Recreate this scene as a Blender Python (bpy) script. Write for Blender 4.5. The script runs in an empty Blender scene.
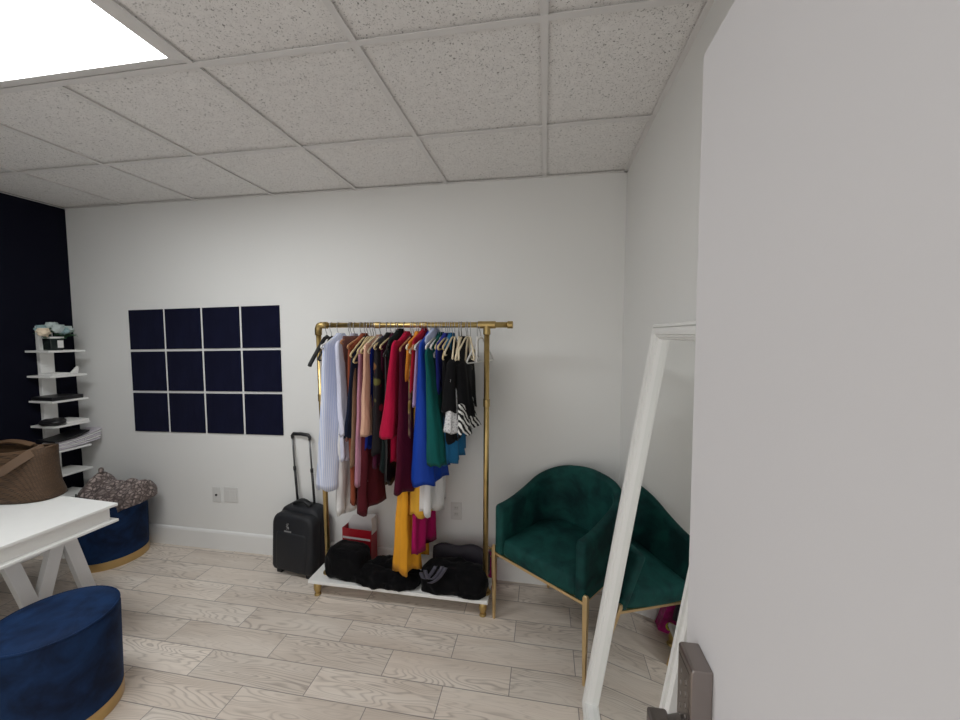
import bpy, bmesh, math, random
from mathutils import Vector, Matrix, noise
PI = math.pi
random.seed(7)
scn = bpy.context.scene
C = scn.collection

# ------------------------------------------------------------------ dimensions
D, H = 2.398, 2.558          # back wall, ceiling height
XL, XR, YN = -3.609, 0.462, -0.32
PW, PL = 0.1528, 0.6024      # floor plank
TILE = 0.6096

# ------------------------------------------------------------------ materials
MATS = {}
def _n(nt, t, **kw):
    n = nt.nodes.new(t)
    for k, v in kw.items():
        setattr(n, k, v)
    return n
def base_mat(name, rough=.6, metal=0, col=(.8, .8, .8), spec=.5, sheen=0, sheen_rough=.5, coat=0):
    m = bpy.data.materials.new(name); m.use_nodes = True
    nt = m.node_tree; b = nt.nodes['Principled BSDF']
    b.inputs['Base Color'].default_value = (*col, 1)
    b.inputs['Roughness'].default_value = rough
    b.inputs['Metallic'].default_value = metal
    b.inputs['Specular IOR Level'].default_value = spec
    b.inputs['Sheen Weight'].default_value = sheen
    b.inputs['Sheen Roughness'].default_value = sheen_rough
    b.inputs['Coat Weight'].default_value = coat
    MATS[name] = m
    return m, nt, b
def ramp(nt, fac, stops):
    r = _n(nt, 'ShaderNodeValToRGB')
    e = r.color_ramp.elements
    while len(e) < len(stops): e.new(.5)
    for i, (p, c) in enumerate(stops):
        e[i].position = p; e[i].color = (*c, 1)
    nt.links.new(fac, r.inputs[0])
    return r.outputs[0]
def coords(nt, scale=(1, 1, 1), which='Object', rot=(0, 0, 0)):
    t = _n(nt, 'ShaderNodeTexCoord'); mp = _n(nt, 'ShaderNodeMapping')
    mp.inputs['Scale'].default_value = scale; mp.inputs['Rotation'].default_value = rot
    nt.links.new(t.outputs[which], mp.inputs[0])
    return mp.outputs[0]
def noise_tex(nt, vec, scale, detail=3, rough=.5, dist=0):
    n = _n(nt, 'ShaderNodeTexNoise')
    n.inputs['Scale'].default_value = scale; n.inputs['Detail'].default_value = detail
    n.inputs['Roughness'].default_value = rough; n.inputs['Distortion'].default_value = dist
    nt.links.new(vec, n.inputs['Vector'])
    return n.outputs['Fac']
def bump(nt, b, h, strength=.3, dist=.002):
    bn = _n(nt, 'ShaderNodeBump')
    bn.inputs['Strength'].default_value = strength; bn.inputs['Distance'].default_value = dist
    nt.links.new(h, bn.inputs['Height']); nt.links.new(bn.outputs[0], b.inputs['Normal'])
def mixc(nt, fac, a, bcol):
    m = _n(nt, 'ShaderNodeMix', data_type='RGBA')
    if isinstance(fac, float): m.inputs[0].default_value = fac
    else: nt.links.new(fac, m.inputs[0])
    for i, c in ((6, a), (7, bcol)):
        if isinstance(c, tuple): m.inputs[i].default_value = (*c, 1)
        else: nt.links.new(c, m.inputs[i])
    return m.outputs[2]
def math_n(nt, op, a, b=None):
    m = _n(nt, 'ShaderNodeMath', operation=op)
    for i, v in ((0, a), (1, b)):
        if v is None: continue
        if isinstance(v, (int, float)): m.inputs[i].default_value = v
        else: nt.links.new(v, m.inputs[i])
    return m.outputs[0]
def sc(c, k): return tuple(min(1, x * k) for x in c)

def plain(name, col, rough=.5, metal=0, var=.06, scale=12, bs=.1, bscale=60, **kw):
    if name in MATS: return MATS[name]
    m, nt, b = base_mat(name, rough, metal, col, **kw)
    v = coords(nt)
    f = noise_tex(nt, v, scale, 3)
    nt.links.new(ramp(nt, f, [(.3, sc(col, 1 - var)), (.7, sc(col, 1 + var))]), b.inputs['Base Color'])
    if bs: bump(nt, b, noise_tex(nt, v, bscale, 2), bs, .001)
    return m
def fabric(name, col, rough=.9, sheen=.03, var=.14, wr=.7, spec=.12):
    if name in MATS: return MATS[name]
    m, nt, b = base_mat(name, rough, 0, col, spec=spec, sheen=sheen)
    v = coords(nt, (1, 1, .35))
    f = noise_tex(nt, v, 9, 4)
    nt.links.new(ramp(nt, f, [(.3, sc(col, 1 - var)), (.7, sc(col, 1 + var))]), b.inputs['Base Color'])
    w = noise_tex(nt, v, 26, 3, .55, .6)
    bump(nt, b, w, wr, .008)
    return m
def velvet(name, col, dark, sheen=.35):
    if name in MATS: return MATS[name]
    m, nt, b = base_mat(name, .75, 0, col, spec=.2, sheen=sheen, sheen_rough=.35)
    b.inputs['Sheen Tint'].default_value = (*sc(col, 3.0), 1)
    v = coords(nt)
    f = noise_tex(nt, v, 7, 4, .6, .4)
    nt.links.new(ramp(nt, f, [(.35, dark), (.62, col)]), b.inputs['Base Color'])
    bump(nt, b, noise_tex(nt, v, 14, 3), .25, .006)
    return m
def wallpaint(name, col, rough=.6):
    m, nt, b = base_mat(name, rough, 0, col, spec=.3)
    v = coords(nt)
    bump(nt, b, noise_tex(nt, v, 240, 2), .08, .0008)
    f = noise_tex(nt, v, 1.3, 2)
    nt.links.new(ramp(nt, f, [(.3, sc(col, .985)), (.7, sc(col, 1.01))]), b.inputs['Base Color'])
    return m

wallpaint('white_paint', (.78, .78, .765))
wallpaint('navy_paint', (.0035, .004, .011), .8)
MATS['navy_paint'].node_tree.nodes['Principled BSDF'].inputs['Specular IOR Level'].default_value = .12
wallpaint('trim_paint', (.80, .80, .79), .4)
wallpaint('door_paint', (.69, .675, .685), .5)
plain('grid_metal', (.73, .715, .705), .5, var=.02, bs=0)
plain('white_lacquer', (.82, .82, .80), .3, var=.015, bs=.03)
plain('white_gloss', (.84, .84, .82), .28, var=.01, bs=0)
plain('plate_plastic', (.66, .655, .64), .35, var=.01, bs=0)
plain('socket_plastic', (.60, .60, .58), .4, var=.01, bs=0)
plain('black_plastic', (.012, .012, .014), .4, var=.1, bs=0)
plain('brass', (.55, .40, .165), .36, 1, var=.10, scale=25, bs=.03)
plain('brass_dull', (.45, .325, .135), .4, 1, var=.12, scale=30, bs=.03)
plain('gold_leg', (.72, .54, .29), .32, 1, var=.05, bs=0)
plain('gold_band', (.62, .44, .20), .3, 1, var=.06, bs=.03)
plain('nickel', (.30, .265, .25), .3, 1, var=.05, bs=0)
plain('nickel_dark', (.20, .18, .17), .33, 1, var=.05, bs=0)
plain('steel_wire', (.45, .45, .46), .3, 1, var=.02, bs=0)
plain('pole_grey', (.16, .16, .165), .35, .8, var=.05, bs=0)
plain('mirror_silver', (.90, .91, .90), .005, 1, var=0, bs=0)
plain('card_backing', (.25, .2, .15), .8)
velvet('green_velvet', (.007, .062, .055), (.002, .023, .023), .25)
velvet('blue_velvet', (.006, .027, .088), (.002, .008, .030), .25)
fabric('felt_navy', (.0055, .0065, .022), .95, .04, .25, .3, .1)
plain('charcoal_nylon', (.006, .007, .0105), .62, var=.15, bs=.35, bscale=220)
plain('charcoal_trim', (.006, .0065, .008), .6, var=.1)
plain('logo_grey', (.26, .26, .265), .5, bs=0)

# diffuser with prismatic ribs
def lamp_mat():
    m, nt, b = base_mat('lamp_diffuser', .4, 0, (.9, .9, .9))
    v = coords(nt, (1, 1, 1))
    w = _n(nt, 'ShaderNodeTexWave', wave_type='BANDS', bands_direction='X')
    w.inputs['Scale'].default_value = 60
    nt.links.new(v, w.inputs['Vector'])
    col = mixc(nt, w.outputs['Fac'], (.93, .98, 1.0), (1.0, 1.0, 1.0))
    nt.links.new(col, b.inputs['Emission Color'])
    b.inputs['Emission Strength'].default_value = LAMP
    return m
LAMP = 13.0
lamp_mat()

# speckled mineral fibre tile, the shade inside its pits painted dark
def tile_mat():
    m, nt, b = base_mat('mineral_tile', .9, 0, (.7, .69, .67), spec=.15)
    v = coords(nt)
    a = noise_tex(nt, v, 135, 2, .5, .9)
    c = noise_tex(nt, v, 300, 1, .5, .4)
    pa = ramp(nt, a, [(.325, (0, 0, 0)), (.365, (1, 1, 1))])
    pc = ramp(nt, c, [(.26, (0, 0, 0)), (.33, (1, 1, 1))])
    pit = math_n(nt, 'MINIMUM', pa, pc)
    tint = ramp(nt, noise_tex(nt, v, 40, 3), [(.3, (.80, .785, .77)), (.7, (.86, .845, .83))])
    nt.links.new(mixc(nt, pit, (.27, .26, .25), tint), b.inputs['Base Color'])
    bump(nt, b, pit, .5, .003)
tile_mat()

def floor_mat():
    m, nt, b = base_mat('plank_tile', .42, 0, (.5, .45, .4), spec=.4)
    t = _n(nt, 'ShaderNodeTexCoord'); s = _n(nt, 'ShaderNodeSeparateXYZ')
    nt.links.new(t.outputs['Object'], s.inputs[0])
    X, Y = s.outputs[0], s.outputs[1]
    ry = math_n(nt, 'DIVIDE', math_n(nt, 'SUBTRACT', D - .195, Y), PW)
    row = math_n(nt, 'FLOOR', ry); fy = math_n(nt, 'FRACT', ry)
    par = math_n(nt, 'ABSOLUTE', math_n(nt, 'MODULO', row, 2.0))
    xo = math_n(nt, 'ADD', math_n(nt, 'DIVIDE', math_n(nt, 'ADD', X, 1.945), PL), math_n(nt, 'MULTIPLY', math_n(nt, 'SUBTRACT', 1.0, par), .5))
    cl = math_n(nt, 'FLOOR', xo); fx = math_n(nt, 'FRACT', xo)
    # distance to plank edge, metres
    ex = math_n(nt, 'MULTIPLY', math_n(nt, 'MINIMUM', fx, math_n(nt, 'SUBTRACT', 1.0, fx)), PL)
    ey = math_n(nt, 'MULTIPLY', math_n(nt, 'MINIMUM', fy, math_n(nt, 'SUBTRACT', 1.0, fy)), PW)
    e = math_n(nt, 'MINIMUM', ex, ey)
    grout = ramp(nt, math_n(nt, 'MULTIPLY', e, 100.0), [(.12, (0, 0, 0)), (.26, (1, 1, 1))])
    cid = _n(nt, 'ShaderNodeCombineXYZ')
    nt.links.new(cl, cid.inputs[0]); nt.links.new(row, cid.inputs[1])
    wn = _n(nt, 'ShaderNodeTexWhiteNoise', noise_dimensions='3D'); nt.links.new(cid.outputs[0], wn.inputs['Vector'])
    # per-plank shifted grain coordinates
    gx = math_n(nt, 'ADD', X, math_n(nt, 'MULTIPLY', wn.outputs['Value'], 37.0))
    gy = math_n(nt, 'ADD', Y, math_n(nt, 'MULTIPLY', wn.outputs['Value'], 19.0))
    gv = _n(nt, 'ShaderNodeCombineXYZ')
    nt.links.new(math_n(nt, 'MULTIPLY', gx, 1.25), gv.inputs[0]); nt.links.new(math_n(nt, 'MULTIPLY', gy, 8.0), gv.inputs[1])
    nt.links.new(wn.outputs['Value'], gv.inputs[2])
    # cathedral rings: contour bands of a stretched noise field
    f = noise_tex(nt, gv.outputs[0], 1.15, 2, .45, .25)
    rings = math_n(nt, 'FRACT', math_n(nt, 'MULTIPLY', f, 27.0))
    ringl = ramp(nt, rings, [(0, (.15, .15, .15)), (.26, (1, 1, 1)), (.75, (.95, .95, .95)), (1, (.35, .35, .35))])
    gv2 = _n(nt, 'ShaderNodeCombineXYZ')
    nt.links.new(math_n(nt, 'MULTIPLY', gx, 5.0), gv2.inputs[0]); nt.links.new(math_n(nt, 'MULTIPLY', gy, 90.0), gv2.inputs[1])
    fine = noise_tex(nt, gv2.outputs[0], 1.0, 3, .6)
    patch = noise_tex(nt, gv.outputs[0], .7, 3, .6, .5)
    cA = ramp(nt, patch, [(.28, (.62, .53, .45)), (.5, (.77, .685, .60)), (.72, (.85, .78, .70))])
    cB = mixc(nt, math_n(nt, 'MULTIPLY', math_n(nt, 'SUBTRACT', 1.0, ringl), ramp(nt, noise_tex(nt, gv.outputs[0], .9, 2, .5), [(.38, (.22, .22, .22)), (.60, (.85, .85, .85))])), cA, (.30, .245, .205))
    cC = mixc(nt, math_n(nt, 'MULTIPLY', fine, .30), cB, (.36, .31, .27))
    hsv = _n(nt, 'ShaderNodeHueSaturation')
    nt.links.new(cC, hsv.inputs['Color'])
    nt.links.new(math_n(nt, 'ADD', .91, math_n(nt, 'MULTIPLY', wn.outputs['Value'], .17)), hsv.inputs['Value'])
    nt.links.new(mixc(nt, grout, (.27, .24, .22), hsv.outputs[0]), b.inputs['Base Color'])
    hgt = math_n(nt, 'ADD', math_n(nt, 'MULTIPLY', grout, 1.0), math_n(nt, 'MULTIPLY', ringl, .15))
    bump(nt, b, hgt, .35, .0015)
floor_mat()

# ------------------------------------------------------------------ geometry helpers
def bx(bm, x0, x1, y0, y1, z0, z1, mtx=None):
    vs = [bm.verts.new((x, y, z)) for x in (x0, x1) for y in (y0, y1) for z in (z0, z1)]
    if mtx: 
        for v in vs: v.co = mtx @ v.co
    for f in ((0, 1, 3, 2), (4, 6, 7, 5), (0, 4, 5, 1), (2, 3, 7, 6), (0, 2, 6, 4), (1, 5, 7, 3)):
        bm.faces.new([vs[i] for i in f])
    return vs
def rings_loft(bm, rings, cap0=True, cap1=True, closed=True):
    R = [[bm.verts.new(p) for p in r] for r in rings]
    n = len(R[0])
    for a, b in zip(R, R[1:]):
        for i in range(n if closed else n - 1):
            j = (i + 1) % n
            bm.faces.new((a[i], a[j], b[j], b[i]))
    if cap0: bm.faces.new(R[0][::-1])
    if cap1: bm.faces.new(R[-1])
    return R
def circle_pts(c, u, v, r, n=12):
    return [c + (u * math.cos(2 * PI * i / n) + v * math.sin(2 * PI * i / n)) * r for i in range(n)]
def tube(bm, pts, r, n=10, cap=True):
    pts = [Vector(p) for p in pts]; rr = r if isinstance(r, (list, tuple)) else [r] * len(pts)
    t = [(pts[min(i + 1, len(pts) - 1)] - pts[max(i - 1, 0)]).normalized() for i in range(len(pts))]
    ref = Vector((0, 0, 1)) if abs(t[0].z) < .9 else Vector((1, 0, 0))
    u = t[0].cross(ref).normalized(); rings = []
    for p, d, q in zip(pts, t, rr):
        u = (u - d * u.dot(d)).normalized(); v = d.cross(u)
        rings.append(circle_pts(p, u, v, q, n))
    rings_loft(bm, rings, cap, cap)
def lathe(bm, prof, c=(0, 0, 0), n=40, sx=1, sy=1):
    rings = []
    for r, z in prof:
        rings.append([Vector((c[0] + r * sx * math.cos(2 * PI * i / n), c[1] + r * sy * math.sin(2 * PI * i / n), c[2] + z)) for i in range(n)])
    rings_loft(bm, rings)
def bar(bm, p, q, w, t, side):      # rectangular bar p->q; width w along side, thickness t
    p, q = Vector(p), Vector(q); d = (q - p).normalized(); s = Vector(side); s = (s - d * s.dot(d)).normalized(); o = d.cross(s)
    ring = lambda c: [c + s * w / 2 + o * t / 2, c - s * w / 2 + o * t / 2, c - s * w / 2 - o * t / 2, c + s * w / 2 - o * t / 2]
    rings_loft(bm, [ring(p), ring(q)])
def obj(name, bm, mat, parent=None, smooth=False, bevel=0, seg=2, loc=None):
    bmesh.ops.recalc_face_normals(bm, faces=bm.faces[:])
    me = bpy.data.meshes.new(name); bm.to_mesh(me); bm.free()
    o = bpy.data.objects.new(name, me); C.objects.link(o)
    for mm in (mat if isinstance(mat, (list, tuple)) else [mat]):
        me.materials.append(MATS[mm])
    if smooth:
        for p in me.polygons: p.use_smooth = True
    if bevel:
        b = o.modifiers.new('bevel', 'BEVEL'); b.width = bevel; b.segments = seg; b.limit_method = 'ANGLE'
        b.angle_limit = math.radians(40)
        if not smooth:
            for p in me.polygons: p.use_smooth = True
        w = o.modifiers.new('wn', 'WEIGHTED_NORMAL'); w.keep_sharp = True
    if parent: o.parent = parent
    return o
def local(o, loc, rotz=0):                 # rest origin on the thing's base: shift the mesh so that loc becomes the origin
    o.data.transform(Matrix.Translation(-Vector(loc))); o.location = loc
    return o
def tag(o, label, cat, group=None):
    o['label'] = label; o['category'] = cat
    if group: o['group'] = group
    return o
def thing(name, label, cat, loc=(0, 0, 0), rotz=0, group=None):
    o = bpy.data.objects.new(name, None); C.objects.link(o)
    o.location = loc; o.rotation_euler = (0, 0, rotz); o.empty_display_size = .05
    return tag(o, label, cat, group)
def struct(o): o['kind'] = 'structure'; return o
def B(): return bmesh.new()

# ------------------------------------------------------------------ room shell
bm = B(); bx(bm, XL - .1, XR + .1, YN - 1.3, D + .1, -.06, 0); struct(obj('floor', bm, 'plank_tile'))
bm = B(); bx(bm, XL - .1, XR + .1, YN - .1, D + .1, H + .004, H + .06); struct(obj('ceiling', bm, 'mineral_tile'))
bm = B(); bx(bm, XL - .1, XR + .1, D, D + .1, 0, H + .06); struct(obj('wall_back', bm, 'white_paint'))
bm = B(); bx(bm, XL - .1, XL, YN - .1, D, 0, H + .06); struct(obj('wall_left', bm, 'navy_paint'))
bm = B(); bx(bm, XR, XR + .1, YN - .1, D, 0, H + .06); struct(obj('wall_right', bm, 'white_paint'))
bm = B()
bx(bm, XL, -1.75, YN - .1, YN, 0, H + .004); bx(bm, .26, XR, YN - .1, YN, 0, H + .004); bx(bm, -1.75, .26, YN - .1, YN, 2.3, H + .004)  # near wall out of view, its opening widened to let world light in
struct(obj('wall_near', bm, 'white_paint'))
bm = B()
def bb_prof(bm, x0, x1):
    pr = [(D, 0), (D - .014, 0), (D - .014, .125), (D - .010, .136), (D - .003, .142), (D, .142)]
    rings_loft(bm, [[(x, y, z) for y, z in pr] for x in (x0, x1)])
bb_prof(bm, XL, XR); struct(obj('baseboard_back', bm, 'trim_paint'))
bm = B(); bx(bm, XR - .014, XR, YN, D - .014, 0, .138); struct(obj('baseboard_right', bm, 'trim_paint', bevel=.004))
bm = B(); bx(bm, XL, XL + .014, YN, D - .014, 0, .138); struct(obj('baseboard_left', bm, 'trim_paint', bevel=.004))
# ceiling grid: tees and wall angle, standing 6 mm proud of the tiles
bm = B()
cols = [-3.061 + k * TILE for k in range(0, 6)]
rowsy = [D - .575 - k * .6035 for k in range(0, 5)]
FX0, FX1, FY0, FY1 = cols[3] - 2 * TILE, cols[3], rowsy[2], rowsy[1]
def tee(bm, x0, x1, y0, y1):      # flange hung 8 mm under the tile face, on a thin web
    bx(bm, x0, x1, y0, y1, H - .008, H - .006)
    if x1 - x0 < y1 - y0: bx(bm, (x0 + x1) / 2 - .0015, (x0 + x1) / 2 + .0015, y0, y1, H - .006, H + .004)
    else: bx(bm, x0, x1, (y0 + y1) / 2 - .0015, (y0 + y1) / 2 + .0015, H - .006, H + .004)
for x in cols:
    if FX0 < x - .05 and x + .05 < FX1:
        tee(bm, x - .012, x + .012, YN, FY0); tee(bm, x - .012, x + .012, FY1, D)
    else: tee(bm, x - .012, x + .012, YN, D)
for y in rowsy: bx(bm, XL, XR, y - .012, y + .012, H - .0086, H - .0063); bx(bm, XL, XR, y - .0012, y + .0012, H - .0063, H + .0035)
bx(bm, XL, XR, D - .02, D, H - .006, H - .004); bx(bm, XL, XL + .02, YN, D, H - .006, H - .004)
bx(bm, XR - .02, XR, YN, D, H - .006, H - .004)
struct(obj('trim_1', bm, 'grid_metal'))
bm = B()      # lining of the unseen opening, made wide to admit fill light
bx(bm, -1.75, -1.735, YN - .11, YN + .01, 0, 2.3); bx(bm, .245, .26, YN - .11, YN + .01, 0, 2.3); bx(bm, -1.75, .26, YN - .11, YN + .01, 2.285, 2.3)
struct(obj('trim_2', bm, 'trim_paint'))

# open door with its keypad lock
DX = .2315
bm = B(); bx(bm, DX, DX + .044, YN + .075, .655, .012, 2.03)
door = struct(obj('door_1', bm, 'door_paint', bevel=.002))
lock = thing_lock = bpy.data.objects.new('door_lock', None); C.objects.link(lock); lock.parent = door
LY0, LY1, LZ0, LZ1 = .552, .606, .92, 1.133
bm = B()
prof = [(0, LZ0), (.020, LZ0), (.029, LZ0 + .012), (.029, LZ1 - .004), (.026, LZ1), (0, LZ1)]
rings_loft(bm, [[(DX - a, y, z) for a, z in prof] for y in (LY0, LY1)])
obj('lock_housing', bm, 'nickel', lock, bevel=.002)
bm = B(); bx(bm, DX - .0302, DX - .028, LY0 + .006, LY1 - .006, LZ0 + .05, LZ1 - .012)
obj('keypad_face', bm, 'nickel_dark', lock, bevel=.001)
for r in range(5):
    for c in range(2):
        bm = B(); bmesh.ops.create_cone(bm, cap_ends=True, segments=14, radius1=.0045, radius2=.004, depth=.001)
        bmesh.ops.transform(bm, matrix=Matrix.Translation((DX - .0304, LY0 + .018 + c * .02, LZ1 - .035 - r * .018)) @ Matrix.Rotation(-PI / 2, 4, 'Y'), verts=bm.verts)
        obj('keypad_button', bm, 'nickel_dark', lock, smooth=False)
bm = B(); tube(bm, [(DX - .02, .582, 1.010), (DX - .052, .582, 1.006)], [.022, .017], 24); obj('lever_rose', bm, 'nickel_dark', lock, bevel=.001)
bm = B()
rings_loft(bm, [[(DX - .046, y, z1 - .003), (DX - .076, y, z1 - .003), (DX - .076, y, z0), (DX - .046, y, z0)] for y, z0, z1 in ((.600, .994, 1.029), (.53, .994, 1.027), (.47, .996, 1.022))])
obj('lever_handle', bm, 'nickel_dark', lock, bevel=.005, seg=3)

door.matrix_world = Matrix.Translation((DX, .655, 2.03)) @ Matrix.Rotation(math.radians(-.55), 4, 'Y') @ Matrix.Translation((-DX, -.655, -2.03))
# ------------------------------------------------------------------ ceiling light
t = thing('ceiling_light', 'bright white recessed fluorescent troffer light in the tiled ceiling', 'ceiling light', ((FX0 + FX1) / 2, (FY0 + FY1) / 2, H))
cx, cy = t.location.x, t.location.y
hx, hy = (FX1 - FX0) / 2 - .012, (FY1 - FY0) / 2 - .012
bm = B()
for a, b_, z in ((hx, hy, 0),):
    w = .038
    o4 = [(-hx, -hy), (hx, -hy), (hx, hy), (-hx, hy)]; i4 = [(-hx + w, -hy + w), (hx - w, -hy + w), (hx - w, hy - w), (-hx + w, hy - w)]
    oo = [bm.verts.new((x, y, -.004)) for x, y in o4]; ii = [bm.verts.new((x, y, -.010)) for x, y in i4]
    o2 = [bm.verts.new((x, y, .003)) for x, y in o4]; i2 = [bm.verts.new((x, y, .003)) for x, y in i4]
    for k in range(4):
        j = (k + 1) % 4
        for q in ((oo[k], oo[j], ii[j], ii[k]), (oo[k], o2[k], o2[j], oo[j]), (ii[k], ii[j], i2[j], i2[k]), (o2[k], i2[k], i2[j], o2[j])): bm.faces.new(q)
obj('frame', bm, 'grid_metal', t)
bm = B(); bx(bm, -hx + w, hx - w, -hy + w, hy - w, -.006, -.001); obj('diffuser', bm, 'lamp_diffuser', t)

# ------------------------------------------------------------------ felt panels
gx = [0, .314, .628, .942]; rown = ['top', 'middle', 'bottom']; coln = ['leftmost', 'second from left', 'third from left', 'rightmost']
skew = math.radians(1.1)
for r in range(3):
    for c in range(4):
        x = -3.078 + c * .3190; z = 1.786 - r * .3115
        z += (x + 3.081) * math.tan(skew)
        bm = B(); bx(bm, -.1495, .1495, -.009, 0, -.147, .147)
        for v in bm.verts: v.co.z += v.co.x * math.tan(skew)
        o = obj('felt_panel', bm, 'felt_navy', bevel=.002)
        o.location = (x + .1515, D, z - .149 + .1515 * math.tan(skew))
        tag(o, f'dark navy felt wall panel, {coln[c]} in the {rown[r]} row of the grid', 'wall panel', 'navy felt panels on the back wall')

# ------------------------------------------------------------------ wall plates
t = thing('wall_outlet', 'small white single wall plate with a black jack, left of blank double plate', 'wall plate', (-2.389, D, .416))
bm = B(); bx(bm, -.035, .035, -.006, 0, -.057, .057); obj('face_plate', bm, 'plate_plastic', t, bevel=.003)
bm = B(); tube(bm, [(0, -.004, 0), (0, -.011, 0)], .008, 16); obj('jack', bm, 'black_plastic', t)
for z in (-.042, .042):
    bm = B(); tube(bm, [(0, -.005, z), (0, -.0072, z)], .0035, 10); obj('screw', bm, 'socket_plastic', t)
t = thing('wall_plate', 'white blank double wall plate beside the suitcase', 'wall plate', (-2.268, D, .424))
bm = B(); bx(bm, -.058, .058, -.006, 0, -.058, .058); obj('face_plate', bm, 'plate_plastic', t, bevel=.003)
for x in (-.023, .023):
    bm = B(); bx(bm, x - .016, x + .016, -.0075, -.004, -.034, .034); obj('rocker', bm, 'plate_plastic', t, bevel=.0015)
t = thing('wall_outlet', 'white duplex power outlet on the wall behind the clothes rack', 'power outlet', (-.563, D, .44))
bm = B(); bx(bm, -.038, .038, -.006, 0, -.06, .06); obj('face_plate', bm, 'plate_plastic', t, bevel=.003)
for z in (-.021, .021):
    bm = B(); bx(bm, -.017, .017, -.0078, -.004, z - .0145, z + .0145); s = obj('socket', bm, 'socket_plastic', t, bevel=.004)
    for x in (-.006, .006):
        bm = B(); bx(bm, x - .001, x + .001, -.0084, -.006, z - .001, z + .007); obj('slot', bm, 'black_plastic', s)

# ------------------------------------------------------------------ spine bookshelf and what stands on it
SX0, SX1, SY0, SY1 = -3.588, -3.37, 2.09, 2.305
SZ = [1.49, 1.313, 1.135, .957, .78, .603, .43, .25]
t = thing('spine_bookshelf', 'tall white spine bookshelf against the navy wall in the corner', 'shelf', (-3.5, 2.2, 0))
off = t.location
def at(bm, *a): bx(bm, a[0] - off.x, a[1] - off.x, a[2] - off.y, a[3] - off.y, a[4], a[5])
bm = B(); at(bm, XL + .002, XL + .032, 2.168, 2.25, .03, 1.665); obj('spine', bm, 'white_lacquer', t, bevel=.003)
bm = B(); at(bm, XL + .018, SX1, SY0, SY1, 0, .035); obj('base', bm, 'white_lacquer', t, bevel=.003)
for z in SZ:
    bm = B(); at(bm, XL + .030, SX1, SY0, SY1, z - .014, z); obj('shelf', bm, 'white_lacquer', t, bevel=.002)

def blob(bm, c, r, amp=.2, freq=6, seed=0, sub=4, power=1.0, flat=None, rot=0):
    m = bmesh.new(); bmesh.ops.create_icosphere(m, subdivisions=sub, radius=1)
    cz, sz_ = math.cos(rot), math.sin(rot)
    mp = {}
    for v in m.verts:
        n = v.co.normalized(); s = Vector([math.copysign(abs(q) ** power, q) for q in n])
        p = Vector((s.x * r[0], s.y * r[1], s.z * r[2]))
        d = noise.fractal(Vector((p.x + seed, p.y, p.z)) * freq, 1.0, 2.0, 3)
        rid = abs(noise.noise(Vector((p.x * 1.0 + seed * 3, p.y, p.z * 1.2)) * freq * 1.6))
        p += n * (d * amp - rid * amp * .9) * min(r) * 1.2
        p = Vector((p.x * cz - p.y * sz_, p.x * sz_ + p.y * cz, p.z)) + Vector(c)
        if flat is not None and p.z < flat: p.z = flat
        mp[v.index] = bm.verts.new(p)
    for f in m.faces: bm.faces.new([mp[v.index] for v in f.verts])
    m.free()
def fabric_ball(bm, c, r, squash=.7, petals=7, seed=0, layers=3):
    for L in range(layers):
        rr = r * (1 - .28 * L); m = petals - L
        for k in range(m):
            a = 2 * PI * k / m + L * .6 + seed
            d = Vector((math.cos(a), math.sin(a), 0)); up = Vector((0, 0, 1)); s = d.cross(up)
            rows = []
            for i in range(5):
                q = i / 4; w = math.sin(PI * (.15 + .7 * q)) * rr * .55
                ctr = Vector(c) + d * rr * (.35 + .65 * math.sin(q * PI * .55)) * .8 + up * rr * squash * (q * 1.3 - .5 + .25 * L)
                rows.append([ctr + s * w * j - d * abs(j) * rr * .12 for j in (-1, -.5, 0, .5, 1)])
            rings_loft(bm, rows, False, False, closed=False)
t = thing('flower_arrangement', 'faux white and pale blue flowers in a dark vase on top of the bookshelf', 'flowers', (-3.46, 2.175, SZ[0]))
plain('dark_glass', (.02, .028, .026), .12, var=.1, bs=0, coat=.5)
plain('petal_cream', (.78, .66, .50), .8, bs=0); plain('petal_white', (.50, .58, .57), .8, bs=0); plain('petal_blue', (.30, .44, .46), .8, bs=0)
plain('leaf_green', (.055, .16, .075), .7, bs=0, var=.3); plain('ribbon_white', (.74, .74, .72), .5, bs=0)
bm = B(); rings_loft(bm, [[(sx * w, sy * w, z) for sx, sy in ((-1, -1), (1, -1), (1, 1), (-1, 1))] for w, z in ((.035, 0), (.038, .100), (.033, .100), (.032, .03))]); obj('vase', bm, 'dark_glass', t, bevel=.003)
bm = B()
rings_loft(bm, [[(sx * .0396, sy * .0396, z) for sx, sy in ((-1, -1), (1, -1), (1, 1), (-1, 1))] for z in (.084, .097)], False, False)
obj('ribbon', bm, 'ribbon_white', t)
bm = B(); bx(bm, .0385, .041, .0, .034, .018, .070); obj('gift_tag', bm, 'ribbon_white', t, bevel=.001)
for (dx, dy, dz, r, mt) in ((.035, -.070, .118, .036, 'petal_cream'), (.055, -.005, .140, .034, 'petal_white'), (.05, .034, .128, .031, 'petal_blue'), (.0, .0, .158, .038, 'petal_white'), (-.02, -.045, .140, .034, 'petal_blue'), (.03, .068, .138, .032, 'petal_white'), (-.01, .052, .150, .030, 'petal_white')):
    bm = B(); dz += .010; blob(bm, (dx, dy, dz), (r, r, r * .8), .30, 60, dx * 50, 4)
    fabric_ball(bm, (dx, dy, dz + r * .25), r * 1.0, seed=dx * 50)
    obj('bloom', bm, mt, t, smooth=True)
bm = B()
rnd = random.Random(3)
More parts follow.
